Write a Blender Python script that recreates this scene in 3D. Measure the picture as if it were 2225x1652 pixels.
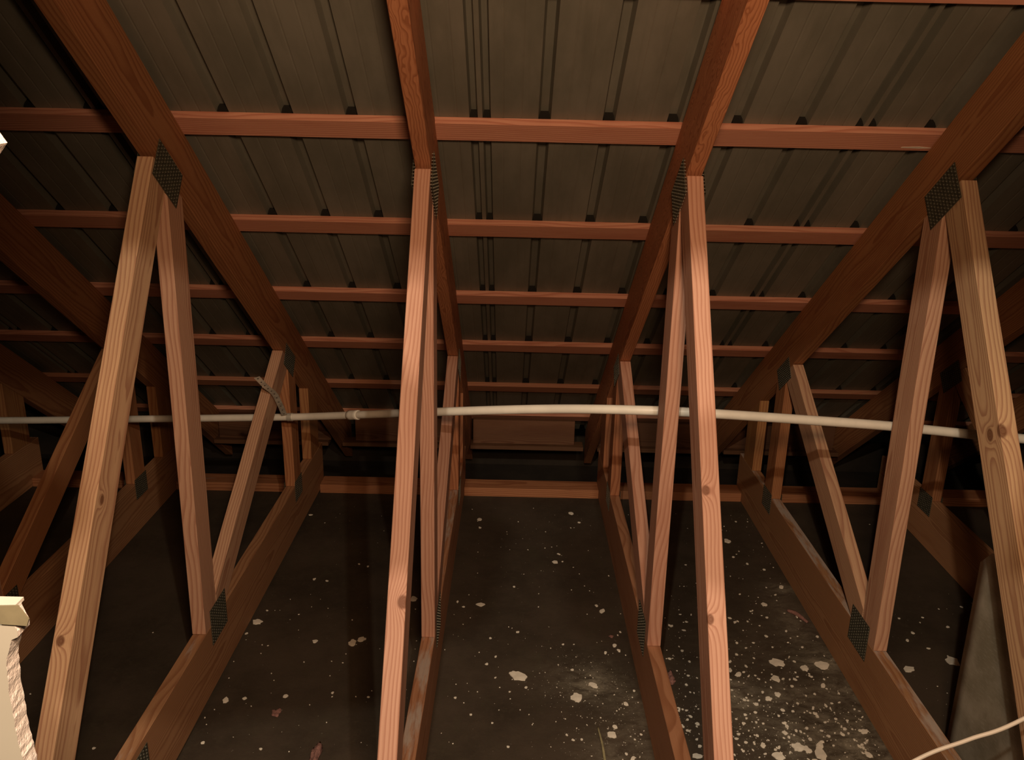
import bpy, bmesh, math, random
import numpy as np
from mathutils import Vector, Matrix
from mathutils.geometry import tessellate_polygon
S = bpy.context.scene
for o in list(bpy.data.objects): bpy.data.objects.remove(o, do_unlink=True)
COL = S.collection
W, H = 2225, 1652
# ------------------------------------------------------------------ camera
F = 1850.0
PITCH, ROLL, YAW = math.radians(-17.5749), math.radians(-1.29296), math.radians(0.11976)
fw = Vector((math.sin(YAW)*math.cos(PITCH), math.cos(YAW)*math.cos(PITCH), math.sin(PITCH)))
rt = Vector((math.cos(YAW), -math.sin(YAW), 0))
up = rt.cross(fw)
cr, sr = math.cos(ROLL), math.sin(ROLL)
right = rt*cr - up*sr
upv = rt*sr + up*cr
cam_d = bpy.data.cameras.new('camera'); cam = bpy.data.objects.new('camera', cam_d); COL.objects.link(cam)
M = Matrix((right, upv, -fw)).transposed().to_4x4()
cam.matrix_world = M
cam_d.sensor_fit = 'HORIZONTAL'; cam_d.sensor_width = 36; cam_d.lens = 36*F/W
cam_d.clip_start = .02; cam_d.clip_end = 50
S.camera = cam
# ------------------------------------------------------------------ world, lights, exposure
w = bpy.data.worlds.new('World'); S.world = w; w.use_nodes = True
w.node_tree.nodes['Background'].inputs[0].default_value = (.012, .009, .006, 1)
w.node_tree.nodes['Background'].inputs[1].default_value = .05
S.view_settings.view_transform = 'Standard'; S.view_settings.look = 'None'
S.view_settings.exposure = 0.0; S.view_settings.gamma = 1.0; S.view_settings.use_curve_mapping = False

def look(o, target):
    d = Vector(target) - o.location
    o.rotation_euler = d.to_track_quat('-Z', 'Y').to_euler()
# two ceiling bulbs of the room behind the hole
for bx, be in ((.42, 74), (-.22, 100)):
    ld = bpy.data.lights.new('room_bulb', 'POINT'); ld.energy = be; ld.color = (1, .85, .68); ld.shadow_soft_size = .02
    lo = bpy.data.objects.new('room_bulb', ld); COL.objects.link(lo); lo.location = (bx, -.52, .90)
# added fill lamp just above and behind the camera, standing in for bounced room light
ld2 = bpy.data.lights.new('fill_lamp', 'AREA'); ld2.energy = 22.5; ld2.color = (1, .63, .38)
ld2.shape = 'RECTANGLE'; ld2.size = .22; ld2.size_y = .16
lo2 = bpy.data.objects.new('fill_lamp', ld2); COL.objects.link(lo2); lo2.location = (.10, -.08, .26); look(lo2, (.09, 1.8, .05))

# ------------------------------------------------------------------ pixel -> place (used for scattered things on the floor)
FLOOR = -1.567
ROOF0, SL = 1.594, math.tan(math.radians(37.8))
AL = math.radians(37.8)
def ray(px, py):
    return (fw + right*((px-W/2)/F) + upv*((H/2-py)/F))
def on_floor(px, py, z=FLOOR):
    d = ray(px, py); return d*(z/d.z)
def at_y(px, py, y):
    d = ray(px, py); return d*(y/d.y)

# ------------------------------------------------------------------ helpers
rnd = random.Random(7)
def tag(o, label=None, cat=None, group=None, kind=None):
    if label: o['label'] = label
    if cat: o['category'] = cat
    if group: o['group'] = group
    if kind: o['kind'] = kind
    return o
def empty(name, loc=(0, 0, 0), label=None, cat=None, group=None):
    o = bpy.data.objects.new(name, None); o.empty_display_size = .1; COL.objects.link(o); o.location = loc
    return tag(o, label, cat, group)
def link(name, bm, mat, parent=None, smooth=False):
    me = bpy.data.meshes.new(name); bmesh.ops.recalc_face_normals(bm, faces=bm.faces[:]); bm.to_mesh(me); bm.free()
    for m in (mat if isinstance(mat, (list, tuple)) else [mat]): me.materials.append(m)
    if smooth:
        for f in me.polygons: f.use_smooth = True
    o = bpy.data.objects.new(name, me); COL.objects.link(o)
    if parent: o.parent = parent
    return o
def add_box(bm, lo, hi, mi=0):
    vs = [bm.verts.new((x, y, z)) for x in (lo[0], hi[0]) for y in (lo[1], hi[1]) for z in (lo[2], hi[2])]
    for f in ((0,1,3,2),(4,6,7,5),(0,4,5,1),(2,3,7,6),(0,2,6,4),(1,5,7,3)):
        fc = bm.faces.new([vs[i] for i in f]); fc.material_index = mi
def add_prism(bm, poly, h0, h1, axis='z'):
    def P(a, b, h): return (a, b, h) if axis == 'z' else ((a, h, b) if axis == 'y' else (h, a, b))
    lo = [bm.verts.new(P(a, b, h0)) for a, b in poly]; hi = [bm.verts.new(P(a, b, h1)) for a, b in poly]
    bm.faces.new(lo); bm.faces.new(hi[::-1]); n = len(poly)
    for i in range(n): bm.faces.new((lo[i], lo[(i+1) % n], hi[(i+1) % n], hi[i]))
def tube(bm, pts, r, seg=14, caps=True):
    pts = [Vector(p) for p in pts]; rings = []
    side = None
    for i, p in enumerate(pts):
        t = (pts[min(i+1, len(pts)-1)] - pts[max(i-1, 0)]).normalized()
        if side is None: side = t.cross(Vector((0, 0, 1)) if abs(t.z) < .9 else Vector((1, 0, 0))).normalized()
        side = (side - t*side.dot(t)).normalized(); u = t.cross(side)
        rr = r(i/(len(pts)-1)) if callable(r) else r
        rings.append([bm.verts.new(p + (side*math.cos(a) + u*math.sin(a))*rr) for a in [2*math.pi*k/seg for k in range(seg)]])
    for a, b in zip(rings, rings[1:]):
        for k in range(seg): bm.faces.new((a[k], a[(k+1) % seg], b[(k+1) % seg], b[k]))
    if caps: bm.faces.new(rings[0]); bm.faces.new(rings[-1][::-1])
def spline(pts, n=10):
    pts = [Vector(p) for p in pts]; P = [pts[0]*2-pts[1]] + pts + [pts[-1]*2-pts[-2]]; out = []
    for i in range(1, len(P)-2):
        for k in range(n):
            t = k/n; a, b, c, d = P[i-1:i+3]
            out.append(.5*((2*b) + (c-a)*t + (2*a-5*b+4*c-d)*t*t + (3*b-a-3*c+d)*t**3))
    out.append(pts[-1]); return out

# ------------------------------------------------------------------ materials
class NT:
    def __init__(s, name):
        s.m = bpy.data.materials.new(name); s.m.use_nodes = True; s.t = s.m.node_tree; s.b = s.t.nodes['Principled BSDF']
    def n(s, typ, **kw):
        x = s.t.nodes.new(typ)
        for k, v in kw.items(): setattr(x, k, v)
        return x
    def l(s, a, b): s.t.links.new(a, b)
    def math(s, op, a, b=None, c=None, clamp=False):
        x = s.n('ShaderNodeMath', operation=op, use_clamp=clamp)
        for i, v in enumerate((a, b, c)):
            if v is None: continue
            if isinstance(v, (int, float)): x.inputs[i].default_value = v
            else: s.l(v, x.inputs[i])
        return x.outputs[0]
    def vmath(s, op, a, b=None):
        x = s.n('ShaderNodeVectorMath', operation=op)
        for i, v in enumerate((a, b)):
            if v is None: continue
            if isinstance(v, (tuple, list)): x.inputs[i].default_value = v
            else: s.l(v, x.inputs[i])
        return x.outputs['Vector' if op not in ('LENGTH', 'DISTANCE', 'DOT_PRODUCT') else 'Value']
    def mix(s, f, a, b, blend='MIX'):
        x = s.n('ShaderNodeMix', data_type='RGBA', blend_type=blend)
        if isinstance(f, (int, float)): x.inputs[0].default_value = f
        else: s.l(f, x.inputs[0])
        for i, v in ((6, a), (7, b)):
            if isinstance(v, tuple): x.inputs[i].default_value = (*v[:3], 1)
            else: s.l(v, x.inputs[i])
        return x.outputs[2]
    def noise(s, vec, scale, detail=4, rough=.55, dist=0):
        x = s.n('ShaderNodeTexNoise'); s.l(vec, x.inputs['Vector'])
        x.inputs['Scale'].default_value = scale; x.inputs['Detail'].default_value = detail
        x.inputs['Roughness'].default_value = rough; x.inputs['Distortion'].default_value = dist
        return x.outputs['Fac']
    def ramp(s, f, lo, hi):
        x = s.n('ShaderNodeMapRange', clamp=True, interpolation_type='SMOOTHSTEP'); s.l(f, x.inputs[0])
        x.inputs[1].default_value = lo; x.inputs[2].default_value = hi
        return x.outputs[0]
    def scale(s, vec, sc): return s.vmath('MULTIPLY', vec, sc)
    def bump(s, h, strength=.3, dist=.002):
        x = s.n('ShaderNodeBump'); x.inputs['Strength'].default_value = strength; x.inputs['Distance'].default_value = dist
        s.l(h, x.inputs['Height']); s.l(x.outputs[0], s.b.inputs['Normal'])

def wood(name, early, late, tan, rough=.62):
    """Sawn softwood: growth rings about a pith lying outside the board, board length along local X.
    Object properties: tint (0..1 towards tan), knot_a / knot_b (u, v, w), knot_r (radius), dust (0..1 on up-facing sides)."""
    m = NT(name)
    tc = m.n('ShaderNodeTexCoord').outputs['Object']
    oi = m.n('ShaderNodeObjectInfo').outputs['Random']
    sep = m.n('ShaderNodeSeparateXYZ'); m.l(tc, sep.inputs[0]); u, v, wv = sep.outputs
    off = m.n('ShaderNodeCombineXYZ')
    m.l(m.math('MULTIPLY', oi, 37.0), off.inputs[0])
    pith = m.math('ADD', m.math('MULTIPLY', m.math('FRACT', m.math('MULTIPLY', oi, 13.7)), .11), -.02)
    m.l(pith, off.inputs[1])
    m.l(m.math('ADD', m.math('MULTIPLY', m.math('FRACT', m.math('MULTIPLY', oi, 71.3)), .05), .02), off.inputs[2])
    q = m.vmath('ADD', tc, off.outputs[0])
    # slow wandering of the pith along the board
    sl = m.noise(m.scale(q, (1.6, 3, 3)), 1.0, 2)
    sl2 = m.noise(m.scale(q, (5, 14, 14)), 1.0, 3)
    s2 = m.n('ShaderNodeSeparateXYZ'); m.l(q, s2.inputs[0])
    yy = m.math('ADD', s2.outputs[1], m.math('MULTIPLY', m.math('SUBTRACT', sl, .5), .06))
    sw = m.n('ShaderNodeAttribute', attribute_type='OBJECT', attribute_name='swirl').outputs['Fac']
    sl3 = m.noise(m.scale(q, (9, 26, 26)), 1.0, 2)
    yy = m.math('ADD', yy, m.math('MULTIPLY', m.math('MULTIPLY', m.math('SUBTRACT', sl3, .5), .085), sw))
    zz = m.math('ADD', s2.outputs[2], m.math('MULTIPLY', m.math('SUBTRACT', sl2, .5), .010))
    zz = m.math('ADD', zz, m.math('MULTIPLY', u, .012))
    # knots bend the rings around them
    kn = None
    kr = m.n('ShaderNodeAttribute', attribute_type='OBJECT', attribute_name='knot_r').outputs['Fac']
    for prop in ('knot_a', 'knot_b'):
        at = m.n('ShaderNodeAttribute', attribute_type='OBJECT', attribute_name=prop)
        ks = m.n('ShaderNodeSeparateXYZ'); m.l(at.outputs['Vector'], ks.inputs[0])
        du = m.math('MULTIPLY', m.math('SUBTRACT', u, ks.outputs[0]), .75); dv = m.math('SUBTRACT', v, ks.outputs[1]); dw = m.math('MULTIPLY', m.math('SUBTRACT', wv, ks.outputs[2]), 1.0)
        d = m.math('SQRT', m.math('ADD', m.math('ADD', m.math('MULTIPLY', du, du), m.math('MULTIPLY', dv, dv)), m.math('MULTIPLY', dw, dw)))
        r = m.math('MAXIMUM', kr, .0001)
        has = m.math('GREATER_THAN', kr, .0005)
        g = m.math('MULTIPLY', m.math('EXPONENT', m.math('MULTIPLY', m.math('DIVIDE', d, r), -.6)), has)
        kn = g if kn is None else m.math('MAXIMUM', kn, g)
    zz = m.math('ADD', zz, m.math('MULTIPLY', kn, .035))
    rr = m.math('SQRT', m.math('ADD', m.math('MULTIPLY', yy, yy), m.math('MULTIPLY', zz, zz)))
    ring = m.math('FRACT', m.math('MULTIPLY', rr, 165.0))
    late_f = m.math('MULTIPLY', m.ramp(ring, .35, .88), m.math('SUBTRACT', 1.0, m.ramp(ring, .9, 1.0)))
    fib = m.noise(m.scale(q, (9, 420, 420)), 1.0, 3, .6)
    blot = m.noise(m.scale(q, (2.5, 16, 16)), 1.0, 4, .6)
    tin = m.n('ShaderNodeAttribute', attribute_type='OBJECT', attribute_name='tint').outputs['Fac']
    e = m.mix(tin, early, tan)
    c = m.mix(m.math('MULTIPLY', late_f, .62), e, late)
    c = m.mix(m.math('MULTIPLY', m.ramp(blot, .5, .72), .4), c, late)
    c = m.mix(m.math('MULTIPLY', m.ramp(fib, .45, .7), .22), c, late)
    c = m.mix(m.math('MULTIPLY', m.ramp(kn, .42, .6), .8), c, (.16, .055, .022))
    rv = m.math('ADD', .86, m.math('MULTIPLY', m.math('FRACT', m.math('MULTIPLY', oi, 5.31)), .28))
    hs = m.n('ShaderNodeHueSaturation'); m.l(c, hs.inputs['Color']); m.l(rv, hs.inputs['Value']); c = hs.outputs[0]
    # plaster dust lying on sides that face up
    ge = m.n('ShaderNodeNewGeometry'); gs = m.n('ShaderNodeSeparateXYZ'); m.l(ge.outputs['Normal'], gs.inputs[0])
    dust = m.n('ShaderNodeAttribute', attribute_type='OBJECT', attribute_name='dust').outputs['Fac']
    dn = m.noise(m.scale(q, (5, 22, 30)), 1.0, 5, .65)
    dn = m.math('ADD', dn, m.math('MULTIPLY', m.math('SUBTRACT', dust, .5), .5))
    dm = m.math('MULTIPLY', m.math('MULTIPLY', m.ramp(dn, .5, .66), m.math('GREATER_THAN', gs.outputs[2], .9)), m.math('MINIMUM', m.math('MULTIPLY', dust, 2.0), .75))
    c = m.mix(dm, c, (.52, .46, .4))
    m.l(c, m.b.inputs['Base Color']); m.b.inputs['Roughness'].default_value = rough
    m.b.inputs['Specular IOR Level'].default_value = .3
    m.bump(m.math('ADD', m.math('MULTIPLY', late_f, .5), fib), .25, .0008)
    return m.m
M_web = wood('web_wood', (.60, .33, .225), (.36, .145, .082), (.76, .50, .275))
M_chord = wood('chord_wood', (.52, .22, .105), (.24, .072, .027), (.42, .21, .075))
M_bottom = wood('bottom_chord_wood', (.50, .25, .135), (.27, .105, .045), (.46, .25, .11))
M_eave_shaded = wood('eaves_wood_shaded', (.19, .085, .045), (.11, .04, .018), (.18, .09, .04))  # bottom chord wood darkened; the dim light under the eaves is in its colour
M_batten = wood('batten_wood', (.80, .39, .27), (.46, .155, .09), (.50, .24, .12))

def simple(name, col, rough=.6, metal=0, var=0, vscale=8, bump=0, bscale=60, spec=.4):
    m = NT(name); tc = m.n('ShaderNodeTexCoord').outputs['Object']
    if var:
        f = m.noise(tc, vscale, 5, .6); dark = tuple(x*(1-var) for x in col); lite = tuple(min(1, x*(1+var)) for x in col)
        m.l(m.mix(m.ramp(f, .3, .7), dark, lite), m.b.inputs['Base Color'])
    else: m.b.inputs['Base Color'].default_value = (*col, 1)
    m.b.inputs['Roughness'].default_value = rough; m.b.inputs['Metallic'].default_value = metal
    m.b.inputs['Specular IOR Level'].default_value = spec
    if bump: m.bump(m.noise(tc, bscale, 5), bump, .003)
    return m.m
M_plate = simple('galvanised_plate', (.12, .12, .085), .5, .45, .35, 90)
M_tooth = simple('galvanised_tooth', (.62, .60, .48), .35, .6)
M_strap = simple('galvanised_strap', (.82, .79, .66), .4, .5, .2, 40)
M_pvc = simple('white_plastic_pipe', (.86, .81, .68), .38, 0, .06, 14)
M_print = simple('pipe_ink', (.25, .2, .15), .6)
M_cable = simple('white_cable_sheath', (.80, .70, .56), .45)
M_drywall = simple('painted_drywall', (.31, .29, .235), .8, 0, .03, 6)
M_gypsum = simple('gypsum_core', (.66, .60, .55), .95, 0, .06, 160, .5, 380)
M_paper = simple('torn_drywall_paper', (.15, .13, .075), .9, 0, .12, 60)
M_paperw = simple('white_drywall_paper', (.5, .46, .40), .9)
M_chip = simple('plaster_chip', (.85, .79, .65), .9, 0, .12, 30)
M_pink = simple('pink_insulation_fluff', (.30, .15, .12), 1, 0, .25, 120, .8, 300)
M_straw = simple('dry_straw', (.34, .30, .16), .8, 0, .2, 50)

# roof metal
m = NT('galvanised_roofing'); tc = m.n('ShaderNodeTexCoord').outputs['Object']
f1 = m.noise(m.scale(tc, (1, .35, .35)), 6, 5, .65); f2 = m.noise(m.scale(tc, (60, 2, 2)), 1, 4, .6)
c = m.mix(m.ramp(f1, .3, .7), (.160, .157, .120), (.240, .228, .180))
c = m.mix(m.math('MULTIPLY', m.ramp(f2, .5, .75), .22), c, (.12, .115, .08))
m.l(c, m.b.inputs['Base Color']); m.b.inputs['Metallic'].default_value = .1; m.b.inputs['Roughness'].default_value = .5
M_roof = m.m
# floor: black-brown dusty building paper
m = NT('dark_dusty_floor'); tc = m.n('ShaderNodeTexCoord').outputs['Object']
f1 = m.noise(tc, 3.0, 6, .65); f2 = m.noise(tc, 45, 5, .7); f3 = m.noise(m.scale(tc, (6, 3, 1)), 2.0, 5, .65, .8)
c = m.mix(m.ramp(f1, .3, .7), (.042, .031, .020), (.078, .057, .038))
c = m.mix(m.math('MULTIPLY', m.ramp(f2, .5, .72), .5), c, (.075, .057, .036))
c = m.mix(m.math('MULTIPLY', m.ramp(f3, .5, .75), .5), c, (.062, .052, .030))
def spot(px, py, rx, ry):
    p = on_floor(px, py); d = m.vmath('SUBTRACT', tc, (p.x, p.y, 0)); d = m.scale(d, (1/rx, 1/ry, 0))
    return m.math('EXPONENT', m.math('MULTIPLY', m.math('POWER', m.vmath('LENGTH', d), 2.0), -1.0))
tot = None
for px, py, rx, ry, k in ((1290,1490,.06,.06,.55),(1260,1475,.12,.1,.22),(1795,1440,.08,.05,.75),(1835,1500,.07,.05,.6),(1880,1620,.12,.14,.55),(1600,1510,.06,.07,.55),
        (1740,1600,.16,.14,.35),(1700,1320,.06,.16,.22),(1740,1380,.06,.1,.3),(1720,1510,.06,.04,.4),(1640,1420,.2,.2,.12),(1340,1640,.10,.08,.28),(1700,1280,.05,.03,.5),(1390,1560,.08,.12,.25)):
    g = m.math('MULTIPLY', spot(px, py, rx, ry), k); tot = g if tot is None else m.math('ADD', tot, g)
fn = m.noise(m.scale(tc, (1.2, 2.2, 1)), 14, 8, .75, .5)
pw = m.math('MULTIPLY', m.ramp(fn, .30, .75), tot, clamp=True)
sp = m.noise(tc, 150, 4, .8)
pw = m.math('ADD', pw, m.math('MULTIPLY', m.ramp(sp, .60, .70), m.math('MULTIPLY', tot, .9)), clamp=True)
c = m.mix(pw, c, (.42, .38, .28))
m.l(c, m.b.inputs['Base Color']); m.b.inputs['Roughness'].default_value = .8; m.b.inputs['Specular IOR Level'].default_value = .25
m.bump(f2, .4, .003)
M_floor = m.m
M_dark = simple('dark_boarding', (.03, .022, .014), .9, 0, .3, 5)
m = NT('dusty_grey_sheet'); tc = m.n('ShaderNodeTexCoord').outputs['Object']
f1 = m.noise(tc, 5, 6, .6); f2 = m.noise(m.scale(tc, (60, 60, 300)), 1, 4)
c = m.mix(m.ramp(f1, .35, .65), (.26, .24, .17), (.48, .45, .36)); c = m.mix(m.math('MULTIPLY', m.ramp(f2, .5, .7), .3), c, (.5, .47, .38))
m.l(c, m.b.inputs['Base Color']); m.b.inputs['Roughness'].default_value = .55; m.b.inputs['Metallic'].default_value = .2
M_sheet = m.m

# ------------------------------------------------------------------ setting
XL, XR = -3.4, 3.6
YW = .42                      # the plasterboard wall with the broken hole
bm = bmesh.new(); add_box(bm, (XL, YW+.013, FLOOR-.03), (XR, 3.40, FLOOR)); fl = link('floor', bm, M_floor)
fl['kind'] = 'structure'
# eaves: soffit and back boarding past the wall plate
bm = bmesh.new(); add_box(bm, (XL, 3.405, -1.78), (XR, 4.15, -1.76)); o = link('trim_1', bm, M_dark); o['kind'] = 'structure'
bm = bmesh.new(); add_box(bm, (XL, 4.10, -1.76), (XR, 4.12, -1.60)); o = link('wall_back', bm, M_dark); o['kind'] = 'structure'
# ribbed roof sheets (seen from below): profile along X, ribs rise away from the room
prof = []
SEAM = -.085; PAN = .9144; x = SEAM - 4*PAN
while x < XR + .3:
    for i in range(6):
        c0 = x + i*PAN/6
        if i == 0:
            for s_ in (-.0155, .0155): prof += [(c0+s_-.010, 0), (c0+s_-.006, .022), (c0+s_+.006, .022), (c0+s_+.010, 0)]
        else: prof += [(c0-.015, 0), (c0-.009, .022), (c0+.009, .022), (c0+.015, 0)]
        for t in (.36, .64):
            c1 = c0 + PAN/6*t; prof += [(c1-.003, 0), (c1, .0009), (c1+.003, 0)]
    x += PAN
prof = [q for q in prof if XL <= q[0] <= XR]
def slope_pt(x, s, n):      # s along the slope from y=0, n above the rafter top plane
    return Vector((x, s*math.cos(AL) + n*math.sin(AL), ROOF0 - s*math.sin(AL) + n*math.cos(AL)))
T_B = .019
bm = bmesh.new(); s0, s1 = .50, 5.15; rows = []
for sy in np.linspace(s0, s1, 12): rows.append([bm.verts.new(slope_pt(px_, sy, T_B+.0005+h)) for px_, h in prof])
for a, b in zip(rows, rows[1:]):
    for i in range(len(a)-1): bm.faces.new((a[i], a[i+1], b[i+1], b[i]))
for sd in [2.252, 2.719, 3.181, 3.643, 4.074, 4.545]:  # near-black boxes added in the ribs over the battens for their unlit cavities
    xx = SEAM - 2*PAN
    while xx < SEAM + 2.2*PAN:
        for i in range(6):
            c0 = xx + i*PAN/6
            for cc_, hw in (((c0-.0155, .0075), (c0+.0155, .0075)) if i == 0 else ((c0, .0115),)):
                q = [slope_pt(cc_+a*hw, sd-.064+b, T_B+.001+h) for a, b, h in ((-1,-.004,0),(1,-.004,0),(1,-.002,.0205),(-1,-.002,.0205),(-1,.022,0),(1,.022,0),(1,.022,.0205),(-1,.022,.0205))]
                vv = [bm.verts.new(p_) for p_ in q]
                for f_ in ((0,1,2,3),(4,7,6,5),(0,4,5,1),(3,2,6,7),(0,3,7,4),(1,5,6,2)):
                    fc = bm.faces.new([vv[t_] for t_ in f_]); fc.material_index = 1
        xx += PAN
M_rib_shade = simple('rib_cavity_shade', (.012, .010, .007), .95)  # shade of the rib cavities put in as colour on the added boxes
ceil = link('ceiling', bm, [M_roof, M_rib_shade]); ceil['kind'] = 'structure'
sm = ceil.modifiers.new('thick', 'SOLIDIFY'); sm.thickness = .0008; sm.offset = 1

# the plasterboard wall with a jagged hole
def jag(pts, step, amp, rr):
    out = []
    for i, a in enumerate(pts):
        b = pts[(i+1) % len(pts)]; L = math.hypot(b[0]-a[0], b[1]-a[1]); n = max(1, int(L/step)); nx, nz = -(b[1]-a[1])/L, (b[0]-a[0])/L
        for k in range(n):
            t = k/n; j = rr.uniform(-amp, amp) if k else 0
            out.append((a[0]+(b[0]-a[0])*t+nx*j, a[1]+(b[1]-a[1])*t+nz*j))
    return out
hole = [(-.275,-.62),(-.2890,-.395),(-.2895,-.385),(-.2905,-.361),(-.2905,-.331),(-.2885,-.311),(-.2835,-.2965),(-.2795,-.2945),(-.2790,-.2905),(-.2820,-.281),(-.2820,-.2795),
        (-.300,-.2795),(-.302,-.262),(-.42,-.255),(-.52,-.24),(-.53,-.10),(-.40,-.06),(-.30,-.045),(-.254,-.026),(-.2495,-.0205),(-.2525,-.0155),(-.262,.000),(-.257,.058),(-.185,.077),(-.165,.105),(-.155,.24),(-.215,.285),(-.27,.39),(0,.43),(.35,.42),(.47,.40),(.46,.27),(.355,.22),(.35,.08),(.56,.0),(.58,-.2),(.58,-.45),(.45,-.63),(0,-.66)]  # unseen edges of the hole are shaped to limit light on the outer trusses
hj = jag(hole, .0030, .0004, random.Random(3))
outer = [(XL, FLOOR), (XR, FLOOR), (XR, ROOF0-SL*YW-.01), (XL, ROOF0-SL*YW-.01)]
bm = bmesh.new(); TH = .0127
tri = tessellate_polygon([[Vector((a, b, 0)) for a, b in outer], [Vector((a, b, 0)) for a, b in hj]])
allp = outer + hj
r3 = random.Random(5)
fr = [bm.verts.new((a*(1 if i < 4 else 1), YW, b)) for i, (a, b) in enumerate(allp)]
bk = [bm.verts.new((a, YW+TH, b)) for a, b in allp]
for t in tri:
    bm.faces.new([fr[i] for i in t]); bm.faces.new([bk[i] for i in t[::-1]])
n = len(hj)
mid = [bm.verts.new((a + r3.uniform(-.0003, .0003), YW+TH*r3.uniform(.45, .55), b + r3.uniform(-.0004, .0004))) for a, b in hj]
for i in range(n):
    j = (i+1) % n
    for A, B in ((fr[4:], mid), (mid, bk[4:])):
        fc = bm.faces.new((A[i], A[j], B[j], B[i])); fc.material_index = 1
for i in range(4):
    j = (i+1) % 4; bm.faces.new((fr[i], fr[j], bk[j], bk[i]))
wf = link('wall_front', bm, [M_drywall, M_gypsum]); wf['kind'] = 'structure'
# paper left hanging on the broken edge
bm = bmesh.new(); add_prism(bm, [(-.2915,-.2735),(-.2755,-.2728),(-.2705,-.2815),(-.2720,-.2858),(-.2870,-.2850)], YW-.0016, YW-.0004, 'y')
pp = link('torn_paper', bm, M_paper, wf); pp['label'] = 'tan torn paper'
bm = bmesh.new(); add_box(bm, (-.320, YW+.001, -.2800), (-.2822, YW+TH+.003, -.2778)); pp = link('paper_edge', bm, M_paperw, wf)

# ------------------------------------------------------------------ trusses
T = .0365; XS = -.83436; SP = .6096
OFF = {1: (-.0085, -.363, .0112, -.013), 2: (-.0032, -.209, -.0043, .0187), 3: (.0038, .1145, -.0055, .0020), 4: (.0079, .4429, -.0012, -.0053)}
CB = 1.412      # top chord underside: z = CB - SL*y
BT = -1.379     # bottom chord top
def board(name, poly, ang, mat, parent, x0=0, th=T, bev=.0012):
    """A sawn board: outline in the truss plane (y, z), length direction at angle ang; local X runs along the board."""
    ca, sa = math.cos(ang), math.sin(ang)
    cy = sum(p[0] for p in poly)/len(poly); cz = sum(p[1] for p in poly)/len(poly)
    loc = [((y-cy)*ca+(z-cz)*sa, -(y-cy)*sa+(z-cz)*ca) for y, z in poly]
    bm = bmesh.new(); add_prism(bm, loc, -th/2, th/2, 'z')
    bmesh.ops.recalc_face_normals(bm, faces=bm.faces[:])
    bmesh.ops.bevel(bm, geom=bm.edges[:], offset=bev, segments=1, affect='EDGES')
    o = link(name, bm, mat, parent)
    # local x -> (0,ca,sa), local y -> (0,-sa,ca), local z -> (1,0,0)
    o.matrix_local = Matrix(((0, 0, 1, x0+th/2), (ca, -sa, 0, cy), (sa, ca, 0, cz), (0, 0, 0, 1)))
    return o
def plate_mesh(lu, lv, stand):
    """pressed nail plate lying in local XY, teeth towards -Z"""
    bm = bmesh.new(); add_box(bm, (-lu/2, -lv/2, 0), (lu/2, lv/2, .0012), 0)
    nu, nv = int(lu/.0125), int(lv/.0085)
    for i in range(nu):
        for j in range(nv):
            a = -lu/2 + (i+.5)*lu/nu; b = -lv/2 + (j+.5)*lv/nv
            add_box(bm, (a-.0042, b-.0007, .0012), (a-.0012, b+.0007, .0022), 1)
            add_box(bm, (a+.0012, b-.0016, .0012), (a+.0048, b+.0016, .00135), 2)
            if stand > .002 : add_box(bm, (a-.0035, b-.0008, -stand-.002), (a-.0026, b+.0008, 0), 1)
    return bm
M_slot = simple('plate_slot', (.02, .018, .012), .8)
pcache = {}
def plate(parent, cy, cz, lu, lv, ang, side, stand=.001):
    key = (lu, lv, stand)
    if key not in pcache:
        o = link('nail_plate', plate_mesh(lu, lv, stand), [M_plate, M_tooth, M_slot], parent); pcache[key] = o.data
    else:
        o = bpy.data.objects.new('nail_plate', pcache[key]); COL.objects.link(o); o.parent = parent
    ca, sa = math.cos(ang), math.sin(ang)
    if side == 'R':   # normal +x
        o.matrix_local = Matrix(((0, 0, 1, T+stand), (ca, -sa, 0, cy), (sa, ca, 0, cz), (0, 0, 0, 1)))
    else:
        o.matrix_local = Matrix(((0, 0, -1, -stand), (ca, sa, 0, cy), (sa, -ca, 0, cz), (0, 0, 0, 1)))
    return o
TL = {-1: 'dim wooden roof truss at the far left edge, almost lost in the dark',
      0: 'shadowed wooden roof truss left of the first bright truss, behind its leaning web',
      1: 'wooden roof truss with tan leaning web at left, plumbing strap hangs from it',
      2: 'wooden roof truss left of centre with pinkish front web and swirled grain overhead',
      3: 'wooden roof truss right of centre, paint chips thick on the floor to its right',
      4: 'wooden roof truss at right with wide tan knotty web and dusty bottom chord',
      5: 'shadowed wooden roof truss behind the right tan truss and the grey sheet',
      6: 'dim wooden roof truss at the far right, almost lost in the dark'}
TINT = {-1: .8, 0: .8, 1: .75, 2: .05, 3: .05, 4: .95, 5: .8, 6: .8}
DUST = {1: .3, 2: .62, 3: .2, 4: .7}
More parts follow.
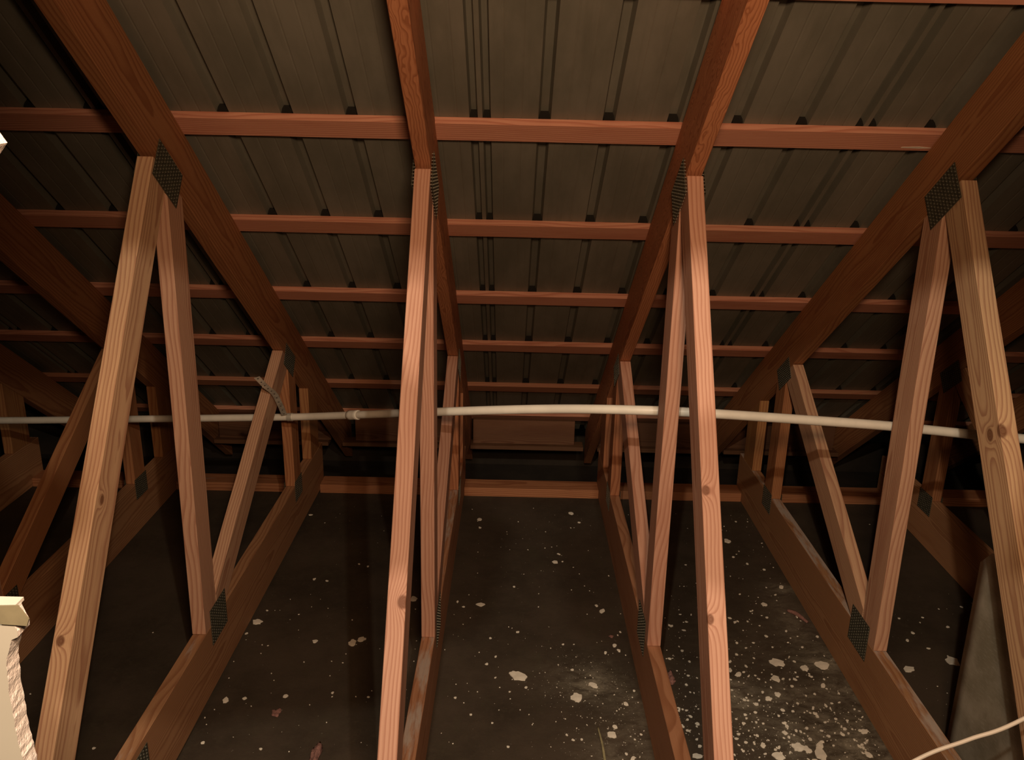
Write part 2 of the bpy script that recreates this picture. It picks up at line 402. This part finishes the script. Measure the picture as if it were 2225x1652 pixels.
for k in range(-1, 7):
    dx, yw, dz, dy = OFF.get(k, (0, 0, 0, 0)); yw = math.radians(yw)
    # the local frame turns about y = 2
    t = empty('roof_truss', label=TL[k], cat='roof truss', group='roof trusses')
    px = XS + (k-1)*SP + dx
    R = Matrix.Rotation(yw, 4, 'Z')
    t.matrix_world = Matrix.Translation((px, 2.0+dy, dz)) @ R @ Matrix.Translation((0, -2.0, 0))
    ti = TINT[k]
    def brd(name, poly, ang, mat, **kw):
        o = board(name, poly, ang, mat, t, **{a: b for a, b in kw.items() if a in ('x0', 'th')})
        o['tint'] = ti*kw.get('tf', 1.0)
        for a in ('knot_a', 'knot_b', 'knot_r', 'dust'):
            if a in kw: o[a] = kw[a]
        return o
    y0, y1 = .50, 4.02
    tc_ = brd('top_chord', [(y0, ROOF0-SL*y0), (y0, CB-SL*y0), (y1, CB-SL*y1), (y1, ROOF0-SL*y1)], -AL, M_chord, tf=.6)
    if k in (2, 3): tc_['swirl'] = 1.0
    brd('bottom_chord', [(y0, FLOOR+.0005), (3.395, FLOOR+.0005), (3.395, BT), (y0, BT)], 0, M_bottom, tf=.7, dust=DUST.get(k, 0.0))
    g = .0012
    f = lambda z: 1.96-.68*(-.125-z)
    a1 = math.atan2(-(1.379-.125), -(f(-.125)-f(BT)))
    kn = {2: dict(knot_a=(.21, -.043, .012), knot_b=(9, 9, 9), knot_r=.009), 3: dict(knot_a=(-.03, -.043, -.010), knot_b=(.22, -.043, -.014), knot_r=.007), 4: dict(knot_a=(-.165, -.004, -.016), knot_b=(-.165, -.042, -.016), knot_r=.010), 1: dict(knot_a=(.02, -.018, .017), knot_b=(.29, -.043, -.004), knot_r=.007)}.get(k, {})
    # diagonal leaning towards the hole
    brd('web', [(f(BT), BT+g), (f(BT)+.109, BT+g), (2.038, -.169-g), (1.969, -.1235-g*2)], a1, M_web, **kn)
    brd('web', [(2.024, -.205), (2.040, -.180), (2.112, -.2285), (2.083, BT+g), (1.992, BT+g)], math.pi/2, M_web, tf=.35)
    brd('web', [(2.888, -.829-g*2), (2.965, -.889-g), (2.146, BT+g), (2.0855, BT+g), (2.087, -1.3085)], math.atan2(.6, 1), M_chord if k in (0, 5) else M_web, tf=.6)
    brd('web', [(2.938, -.907), (2.967, -.891), (3.030, -.9405), (3.032, BT+g), (2.942, BT+g)], math.pi/2, M_chord, tf=.5)
    brd('web', [(3.205, CB-SL*3.205-g), (3.335, CB-SL*3.335-g), (3.335, BT+g), (3.205, BT+g)], math.pi/2, M_chord, tf=1)
    for sd in 'LR':
        st = .004 if k in (2, 3) else .002
        plate(t, 2.035, -.170, .145, .092, -AL, sd, st)
        plate(t, 2.090, -1.385, .120, .108, 0, sd, .001)
        plate(t, 2.965, -.890, .135, .080, -AL, sd, .001)
        plate(t, 2.985, -1.400, .100, .080, 0, sd, .001)
    if k == 1: plate(t, 1.53, -1.45, .15, .105, 0, 'R', .001)

# ------------------------------------------------------------------ roof battens across the trusses
BL = ['nearest roof batten, crossing the top edge of the picture', 'second roof batten from the top, light pinkish wood with a white scrape at right',
      'third roof batten from the top, reddish wood across the trusses', 'fourth roof batten from the top, reddish brown',
      'fifth roof batten from the top, with a wavy bark edge in the middle', 'sixth roof batten from the top, dim yellowish brown',
      'dark roof batten low under the eaves, just above the white pipe', 'hidden roof batten lowest at the eaves, above the blocking boards']
SD = [2.252, 2.719, 3.181, 3.643, 4.074, 4.545, 4.955]
for i, sd in enumerate(SD):
    bm = bmesh.new(); L = XR-XL-.2; wd = .064
    segs = 60
    vs = []
    for j in range(segs+1):
        xx = -L/2 + L*j/segs; gx = (XL+XR)/2 - xx
        wv = rnd.uniform(-.0006, .0006); e = 0
        if i == 4: e = .006*max(0, math.sin((gx-.02)*5.5)) if 0 < gx < .59 else 0
        vs.append([bm.verts.new((xx, wv-e, 0)), bm.verts.new((xx, wd, 0)), bm.verts.new((xx, wd, T_B)), bm.verts.new((xx, wv*.5, T_B))])
    for a, b in zip(vs, vs[1:]):
        for q in range(4): bm.faces.new((a[q], a[(q+1) % 4], b[(q+1) % 4], b[q]))
    bm.faces.new(vs[0]); bm.faces.new(vs[-1][::-1])
    o = link('roof_batten', bm, M_batten)
    ex = Vector((1, 0, 0)); ey = Vector((0, -math.cos(AL), math.sin(AL))); ez = ex.cross(ey)
    p = slope_pt((XL+XR)/2, sd, .0002)
    if ez.z < 0: ez = -ez
    ex = ey.cross(ez)
    o.matrix_world = Matrix(((ex.x, ey.x, ez.x, p.x), (ex.y, ey.y, ez.y, p.y), (ex.z, ey.z, ez.z, p.z), (0, 0, 0, 1)))
    tag(o, BL[i], 'roof batten', 'roof battens under the metal sheets'); o['tint'] = .2 + .1*(i % 3) + (.4 if i > 4 else 0)
    if i == 1:
        # pale scrape on the second batten
        bm = bmesh.new(); xx = p.x - .965
        add_prism(bm, [(xx-.045, .012), (xx-.01, .017), (xx+.03, .014), (xx+.032, .011), (xx-.01, .009)], -.0006, .0002, 'z')
        sc = link('scrape', bm, M_chip, o); sc['label'] = 'white scrape'

# wall plate pieces and eaves blocking between the trusses
def face_x(k, sd, y):
    dx, yw, dz, dy = OFF.get(k, (0, 0, 0, 0)); yw = math.radians(yw)
    return XS + (k-1)*SP + dx + (T if sd == 'R' else 0) - (y-2)*math.sin(yw)
names = {-1: 'between the two darkest left trusses', 0: 'left of the strapped truss', 1: 'left of the pink centre truss',
         2: 'in the middle bay', 3: 'in the bay with most chips', 4: 'right of the knotty truss', 5: 'between the two darkest right trusses'}
def xboard(name, x0, x1, ya, yb, za, zb, mat, extra=None):
    cx, cy, cz = (x0+x1)/2, (ya+yb)/2, (za+zb)/2
    bm = bmesh.new(); add_box(bm, (x0-cx, ya-cy, za-cz), (x1-cx, yb-cy, zb-cz))
    bmesh.ops.bevel(bm, geom=bm.edges[:], offset=.001, segments=1, affect='EDGES')
    o = link(name, bm, mat); o.location = (cx, cy, cz); return o
for k in range(-1, 6):
    a, b = face_x(k, 'R', 3.35)+.001, face_x(k+1, 'L', 3.35)-.001
    o = xboard('wall_plate', a, b, 3.30, 3.39, FLOOR+.0003, FLOOR+.0385, M_chord)
    tag(o, 'flat wooden wall plate on the floor at the eaves, ' + names[k], 'wall plate', 'wall plates at the eaves'); o['tint'] = .2; o['dust'] = .25
for k, (e0, e1) in {0: (.02, .02), 1: (.06, .0), 2: (.012, .072), 3: (.0, .0), 4: (.0, .05)}.items():
    a, b = face_x(k, 'R', 3.8)+.001+e0, face_x(k+1, 'L', 3.8)-.001-e1
    o = xboard('blocking_board', a, b, 3.80, 3.836, -1.525, -1.405, M_eave_shaded)
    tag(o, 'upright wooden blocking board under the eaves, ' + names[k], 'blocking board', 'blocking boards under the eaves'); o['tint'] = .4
    o = xboard('soffit_ledge', face_x(k, 'R', 3.8)+.001, face_x(k+1, 'L', 3.8)-.03, 3.775, 3.85, -1.5455, -1.5265, M_eave_shaded)
    tag(o, 'thin wooden ledge under the blocking board, ' + names[k], 'ledge', 'ledges under the blocking boards'); o['tint'] = .7

# ------------------------------------------------------------------ white pipe
pp = [(-.9*100, 0)]
knots = [(-300,913,2.96),(0,914,2.93),(285,911,2.88),(600,907,2.83),(720,904,2.74),(960,895,2.40),(1200,889,2.24),(1400,892,2.16),(1545,899,2.14),(1740,912,2.135),(1930,926,2.135),(2110,944,2.13),(2225,954,2.12),(2500,980,2.10),(3000,1025,2.08)]
path = [at_y(a, b, y) for a, b, y in knots]
PR = .0127
root = empty('plastic_pipe', path[3], 'long white plastic pipe sagging across the trusses', 'pipe')
def put(bm, name, mat, smooth=True, lab=None):
    bmesh.ops.translate(bm, verts=bm.verts[:], vec=-path[3]); o = link(name, bm, mat, root, smooth)
    if lab: o['label'] = lab
    return o
sp_ = spline(path, 12)
bm = bmesh.new(); tube(bm, sp_, PR, 20); put(bm, 'tube', M_pvc)
c0 = at_y(778, 902, 2.70)
j = min(range(len(sp_)), key=lambda i: (sp_[i]-c0).length)
c0 = sp_[j]; dr = (sp_[j+1]-sp_[j-1]).normalized()
bm = bmesh.new(); tube(bm, [c0-dr*.026, c0-dr*.025, c0-dr*.012, c0-dr*.004, c0+dr*.004, c0+dr*.012, c0+dr*.025, c0+dr*.026],
    lambda t: [PR+.0015, PR+.0034, PR+.0032, PR+.0031, PR+.0031, PR+.0032, PR+.0034, PR+.0015][round(t*7)], 24)
put(bm, 'coupling', M_pvc, lab='wider coupling sleeve')
c1 = at_y(604, 907, 2.83); j = min(range(len(sp_)), key=lambda i: (sp_[i]-c1).length); c1 = sp_[j]
# perforated hanger strap
hs = empty('hanger_strap', c1, 'perforated metal strap holding the white pipe to the left truss', 'strap')
def ribbon(cent, wid_dir, wdt, th, holes=True):
    bm = bmesh.new(); n = len(cent); hw = wdt/2; rows = []
    for i, p in enumerate(cent):
        t = (cent[min(i+1, n-1)]-cent[max(i-1, 0)]).normalized(); wd = (wid_dir - t*wid_dir.dot(t)).normalized(); nn = t.cross(wd)
        rows.append([p - wd*hw - nn*th/2, p + wd*hw - nn*th/2, p + wd*hw + nn*th/2, p - wd*hw + nn*th/2])
    V = [[bm.verts.new(q) for q in r] for r in rows]
    for a, b in zip(V, V[1:]):
        for q in range(4): bm.faces.new((a[q], a[(q+1) % 4], b[(q+1) % 4], b[q]))
    bm.faces.new(V[0]); bm.faces.new(V[-1][::-1])
    return bm
tgt = at_y(596, 856, 2.69); end = at_y(558, 820, 2.60); low = at_y(618, 902, 2.80)
cen = spline([low, (low+tgt)/2 + Vector((.002, 0, 0)), tgt, (tgt+end)/2 + Vector((0, 0, -.003)), end], 8)
wdir = Vector((.9, 0, .35))
bm = ribbon(cen, wdir, .019, .0012); bmesh.ops.translate(bm, verts=bm.verts[:], vec=-c1); link('band', bm, M_strap, hs)
for i in range(1, len(cen)-1, 3):
    p = cen[i]; t = (cen[i+1]-cen[i-1]).normalized(); wd = (wdir - t*wdir.dot(t)).normalized(); nn = t.cross(wd)
    if nn.y > 0: nn = -nn
    bm = bmesh.new(); ring = [bm.verts.new(p + nn*.0009 + (t*math.cos(a)+wd*math.sin(a))*.0026 - c1) for a in [2*math.pi*q/10 for q in range(10)]]
    bm.faces.new(ring); link('punched_hole', bm, M_slot, hs)
bm = bmesh.new(); cl = low
jj = min(range(len(sp_)), key=lambda i: (sp_[i]-cl).length); ax = (sp_[jj+1]-sp_[jj-1]).normalized(); cc = sp_[jj]
sd_ = ax.cross(Vector((0, 0, 1))).normalized(); u_ = sd_.cross(ax)
cent = [cc + (sd_*math.cos(a)+u_*math.sin(a))*(PR+.0012) for a in [2*math.pi*q/20 for q in range(21)]]
bm = ribbon(cent, ax, .019, .0012); bmesh.ops.translate(bm, verts=bm.verts[:], vec=-c1); link('loop', bm, M_strap, hs)

# ------------------------------------------------------------------ cable low at right
bm = bmesh.new(); a = at_y(1985, 1655, 1.2); b = at_y(2225, 1562, 1.2)
tube(bm, spline([(.30, 1.16, FLOOR+.006), (.45, 1.17, -1.30), (.55, 1.18, -1.165), a, (a+b)/2+Vector((0, 0, .001)), b, (1.12, 1.24, -.82), (1.38, 1.42, -.70), (1.60, 1.604, -.655)], 10), .0036, 12)
tag(link('electrical_cable', bm, M_cable, None, True), 'thin white cable crossing the lower right corner', 'cable')

# ------------------------------------------------------------------ grey sheet standing behind the right truss
bm = bmesh.new(); ny, nz = 16, 16; G = []
for i in range(ny+1):
    r_ = []
    for j in range(nz+1):
        t, s_ = i/ny, j/nz
        y = 1.755 - .62*t
        top = -.925 - .05*(1-min(1, t/.10))**2 + .02*t
        z = FLOOR + .002 + (top-FLOOR)*s_
        xx = 1.078 + .03*math.exp(-((t-.0)/.06)**2)*.6 + .018*math.sin(t*6) + .03*(1-s_)*math.sin(t*9+1)*.4 + .05*t
        r_.append(bm.verts.new((xx, y, z)))
    G.append(r_)
for i in range(ny):
    for j in range(nz): bm.faces.new((G[i][j], G[i+1][j], G[i+1][j+1], G[i][j+1]))
o = link('metal_sheet', bm, M_sheet, None, True); sm = o.modifiers.new('thick', 'SOLIDIFY'); sm.thickness = .003; sm.offset = 1
tag(o, 'dusty grey sheet standing on the floor behind the right knotty web', 'sheet')

# ------------------------------------------------------------------ plaster chips on the floor
Z7, Z8, Z9 = (0, 1092, 2.9493), (740, 1092, 2.9493), (1475, 1092, 2.9493)
CH = [
 ('mid', Z8, [(890,112,20),(893,163,14),(1138,125,8),(1475,72,20),(1528,130,14),(1475,165,8),(1313,190,6),(1310,294,8),(1398,333,14),(1373,384,22),(1422,381,10),(1200,305,6),(880,320,5),(878,455,6),(1113,543,12),(1530,460,6),(1718,472,8),(750,638,12),(788,671,12),(898,658,28),(1640,665,16),(1678,698,24),(823,594,6),(832,742,6),(785,783,6),(1135,833,16),(960,872,12),(1077,800,5),(888,963,6),(993,991,12),(937,1038,16),(1145,1120,54),(1105,1100,26),(1188,1189,14),(993,1125,10),(1020,1188,8),(1083,1216,10),(877,1216,7),(735,1255,12),(740,1168,6),(835,1363,12),(1015,1333,7),(790,1287,6),(1515,1253,48),(1620,1175,28),(1600,1110,8),(1485,1075,14),(1395,1043,8),(1425,912,12),(1347,936,6),(1495,912,8),(1757,920,20),(1783,952,18),(1697,966,16),(1792,833,12),(1775,852,8),(1880,1210,12),(1828,1292,20),(1680,1292,8),(1635,1240,8),(972,1416,10),(1380,1408,6),(1228,1427,6),(1440,1390,6),(1757,1440,20),(1740,1492,34),(1450,1493,12),(1490,1525,14),(1545,1522,12),(1513,1450,6),(1925,1490,12),(1885,1522,10),(1073,1570,14),(720,1548,8),(1832,1615,14),(1875,1645,20),(1480,563,7),(1563,537,5),(1595,568,5),(1268,672,8),(1270,587,5),(1580,718,5),(668,946,6),(860,-80,14),(1010,-100,7),(1430,-90,6)]),
 ('left', Z8, [(118,397,10),(175,412,12),(75,755,8),(75,905,34),(135,880,28),(35,973,6),(14,1030,8),(200,1210,6),(178,1250,12),(98,1247,6),(470,620,30),(480,686,8),(470,1020,6)]),
 ('left', Z7, [(1990,82,16),(2015,494,16),(2095,505,12),(1712,695,10),(1915,720,8),(1860,623,5),(1648,768,34),(1580,842,14),(2018,893,20),(1680,915,7),(1717,920,8),(1672,970,5),(1948,1025,8),(1498,1022,5),(2195,1030,7),(2125,1020,5),(2115,1113,6),(1740,1098,5),(1467,1128,5),(1448,1271,26),(1568,1260,18),(1832,1243,20),(2132,1222,14),(2128,1248,9),(1610,1308,6),(1375,1330,6),(1313,1382,8),(1985,1300,5),(1300,1543,18),(1672,1583,14),(2093,1413,5),(1852,1600,5)]),
 ('far', Z7, [(195,1230,8),(600,1578,14),(980,836,7)]),
 ('right', Z9, [(310,250,26),(350,352,14),(385,315,8),(365,125,10),(290,155,8),(440,125,8),(532,263,8),(438,396,14),(275,430,10),(330,475,8),(285,525,14),(545,432,14),(655,545,20),(620,595,8),(545,657,22),(495,650,6),(460,700,10),(565,740,14),(325,743,16),(360,770,16),(440,765,10),(412,822,8),(560,860,16),(430,935,10),(370,977,14),(630,1030,46),(915,1045,46),(805,1065,30),(740,1022,14),(620,1133,32),(725,1180,16),(710,1137,10),(515,1135,10),(380,1105,24),(325,1078,20),(415,1090,12),(925,1178,20),(633,1235,24),(575,1262,24),(505,1130,8),(340,1205,10),(665,1335,18),(730,1340,14),(870,1355,16),(1005,1390,14),(640,1370,14),(670,1417,14),(415,1418,16),(500,1497,16),(765,1570,40),(820,1585,30),(905,1560,30),(910,1620,50),(680,1480,20),(640,1630,40),(1215,1620,24),(1190,1470,24),(1050,1490,16),(960,1500,16),(275,-30,14),(820,1450,14),(760,1290,12),(870,1230,12),(980,1290,12),(1080,1400,12),(540,1420,12),(430,1540,14),(760,1120,10),(850,1120,12),(480,1000,10),(600,930,10),(700,900,10),(790,930,12),(760,860,8),(540,1560,22)]),
 ('right', Z9, [(60,1112,12),(20,953,14),(55,1395,14),(118,1630,30),(5,870,6),(30,770,8),(115,1440,10),(0,690,6)]),
 ('beyond', Z9, [(1755,1020,44),(1475,1072,36),(1497,838,16),(1723,800,14),(1465,887,16),(1600,938,12),(1410,745,10),(1562,740,10),(1545,772,7),(1665,685,8),(1810,672,12),(1222,142,6),(1172,393,6)]),
]
GL = {'mid': ('small pale plaster chip on the dark floor of the middle bay', 'plaster chips in the middle bay'),
      'left': ('small pale plaster chip on the dark floor between the strapped and the pink truss', 'plaster chips in the left bay'),
      'far': ('tiny pale plaster chip in the shadow left of the strapped truss', 'plaster chips in the far left bay'),
      'right': ('small pale plaster chip among the many left of the knotty truss', 'plaster chips in the littered right bay'),
      'beyond': ('small pale plaster chip on the floor right of the knotty truss', 'plaster chips beyond the right truss')}
UN = {('mid',1145,1120): 'large oval plaster chip in the middle bay touching a smaller one', ('mid',1105,1100): 'mid-sized chip tucked behind the large oval one in the middle bay',
      ('mid',1515,1253): 'roundest large white chip low in the middle bay', ('mid',1620,1175): 'chip lying in the powder patch behind the round white chip',
      ('mid',898,658): 'slanted oblong chip alone at the left of the middle bay', ('mid',1740,1492): 'long chip at the bottom right of the middle bay',
      ('left',75,905): 'large torn chip just left of the pink front web', ('left',135,880): 'corner piece overlapping the large torn chip left of the pink web',
      ('left',1648,768): 'star-shaped chip beside the left truss bottom chord', ('left',1448,1271): 'white chip low in the left bay, leftmost of a row of three',
      ('left',470,620): 'pale chip seen in the gap between the pink webs',
      ('right',630,1030): 'large white chip in the littered bay, the left one of the two biggest behind', ('right',915,1045): 'large yellowish chip beside the knotty truss bottom chord',
      ('right',805,1065): 'slanted chip between the two large chips of the littered bay', ('right',620,1133): 'square white chip in front of the left large chip',
      ('right',765,1570): 'long broken flake at the bottom edge of the littered bay', ('right',910,1620): 'largest flat flake at the bottom edge of the littered bay',
      ('right',905,1560): 'flake touching the largest flat flake at the bottom edge', ('right',640,1630): 'flake cut by the bottom edge near the bright right web',
      ('beyond',1755,1020): 'white chip against the grey sheet beyond the right truss', ('beyond',1475,1072): 'long oval chip beyond the dusty bottom chord at right'}
rc = random.Random(11)
placed = []
def chip_mesh(bm, cx, cy, r, z, el=1.0, rot=0.0, th=.0015, n=11, tilt=0):
    pts = []
    for i in range(n):
        a = 2*math.pi*i/n; q = r*rc.uniform(.68, 1.12)
        x_, y_ = q*math.cos(a)*el, q*math.sin(a)/el
        pts.append((cx + x_*math.cos(rot)-y_*math.sin(rot), cy + x_*math.sin(rot)+y_*math.cos(rot)))
    add_prism(bm, pts, z, z+th, 'z')
for bay, (ox, oy, sc), lst in CH:
    for (a, b, s_) in lst:
        p = on_floor(ox + a/sc, oy + b/sc)
        r = max(.0016, s_/sc*p.length/F/2)*(1.75 if s_ >= 20 else 1.45 if s_ >= 10 else 1.2)
        bm = bmesh.new(); chip_mesh(bm, 0, 0, r, 0, rc.uniform(.85, 1.3), rc.uniform(0, 3), min(.003, .0012 + r*.08), 13 if s_ > 20 else 8)
        o = link('plaster_chip', bm, M_chip); o.location = (p.x, p.y, FLOOR+.0003)
        lb = UN.get((bay, a, b))
        if lb: tag(o, lb, 'plaster chip')
        else: tag(o, GL[bay][0], 'plaster chip', GL[bay][1])
# crumbs nobody could count
bm = bmesh.new()
def crumbs(n, x0, x1, y0, y1, rmin, rmax, wfun=None):
    c = 0
    while c < n:
        x_, y_ = rc.uniform(x0, x1), rc.uniform(y0, y1)
        if wfun and rc.random() > wfun(x_, y_): continue
        c += 1; r = rmin + (rmax-rmin)*rc.random()**4.5
        chip_mesh(bm, x_, y_, r, FLOOR+.0002, rc.uniform(.8, 1.5), rc.uniform(0, 3), r*.5, 5)
x3, x4 = face_x(3, 'R', 2), face_x(4, 'L', 2)
crumbs(3000, x3+.01, x4-.012, 1.35, 3.2, .0005, .0062, lambda x_, y_: math.exp(-((max(0, y_-1.5))/.55)**2))
crumbs(380, x3+.01, x4-.012, 1.35, 3.2, .0005, .0030)
x2 = face_x(2, 'R', 2); x3l = face_x(3, 'L', 2)
crumbs(260, x2+.01, x3l-.01, 1.35, 3.2, .0005, .0024)
g0 = on_floor(1288, 1490); g1 = on_floor(1360, 1620)
crumbs(520, x2+.01, x3l-.01, 1.35, 2.6, .0004, .0024, lambda x_, y_: math.exp(-((x_-g0.x)**2+(y_-g0.y)**2)/.016) + .7*math.exp(-((x_-g1.x)**2+(y_-g1.y)**2)/.02))
crumbs(150, face_x(1, 'R', 2)+.01, face_x(2, 'L', 2)-.01, 1.4, 3.2, .0005, .002)
crumbs(120, face_x(4, 'R', 2)+.01, face_x(5, 'L', 2)-.01, 1.5, 2.6, .0005, .003)
o = link('plaster_crumbs', bm, M_chip); tag(o, 'countless tiny plaster crumbs strewn over the dark floor', 'plaster crumbs', kind='stuff')

# pink fluff, a curl of wood and a straw on the floor
def fluff(px, py, rx, ry, h, label, seed):
    p = on_floor(px, py); rr = random.Random(seed); bm = bmesh.new()
    bmesh.ops.create_icosphere(bm, subdivisions=3, radius=1)
    ph = [rr.uniform(0, 6) for _ in range(6)]
    for v in bm.verts:
        c = v.co; k = 1 + .25*math.sin(4*c.x+ph[0]) + .2*math.sin(5*c.y+ph[1]) + .15*math.sin(9*c.z+7*c.x+ph[2]) + rr.uniform(-.06, .06)
        v.co = Vector((c.x*rx*k, c.y*ry*k, (c.z*.5+.5)*h*k))
        if v.co.z < 0: v.co.z = 0
    o = link('insulation_tuft', bm, M_pink, None, True); o.location = (p.x, p.y, FLOOR+.0002); tag(o, label, 'insulation tuft')
fluff(685, 1650, .014, .040, .016, 'pink insulation tuft cut by the bottom edge of the picture', 1)
fluff(601, 1552, .010, .014, .008, 'little pink-grey insulation tuft low in the left bay', 2)
fluff(1458, 1482, .012, .022, .018, 'grey-pink tuft leaning on the bottom chord right of centre', 3)
fluff(1328, 1384, .009, .007, .003, 'faint brownish tuft near the middle bay right chord', 4)
a, b, c_ = on_floor(1710, 1330), on_floor(1730, 1338), on_floor(1754, 1356)
bm = bmesh.new(); zz = Vector((0, 0, .006)); tube(bm, spline([a+zz, b+zz, c_+zz], 6), lambda t: .004+.003*math.sin(math.pi*t), 8)
tag(link('wood_curl', bm, M_pink, None, True), 'pinkish curled shaving beside the right truss bottom chord', 'shaving')
a, b = on_floor(1299, 1583), on_floor(1316, 1670); zz = Vector((0, 0, .0035))
bm = bmesh.new(); tube(bm, spline([a+zz, (a+b)/2+zz+Vector((.002, 0, .003)), b+zz], 6), lambda t: .0022+.002*t, 8)
tag(link('straw', bm, M_straw, None, True), 'thin yellowish straw at the bottom of the middle bay', 'straw')
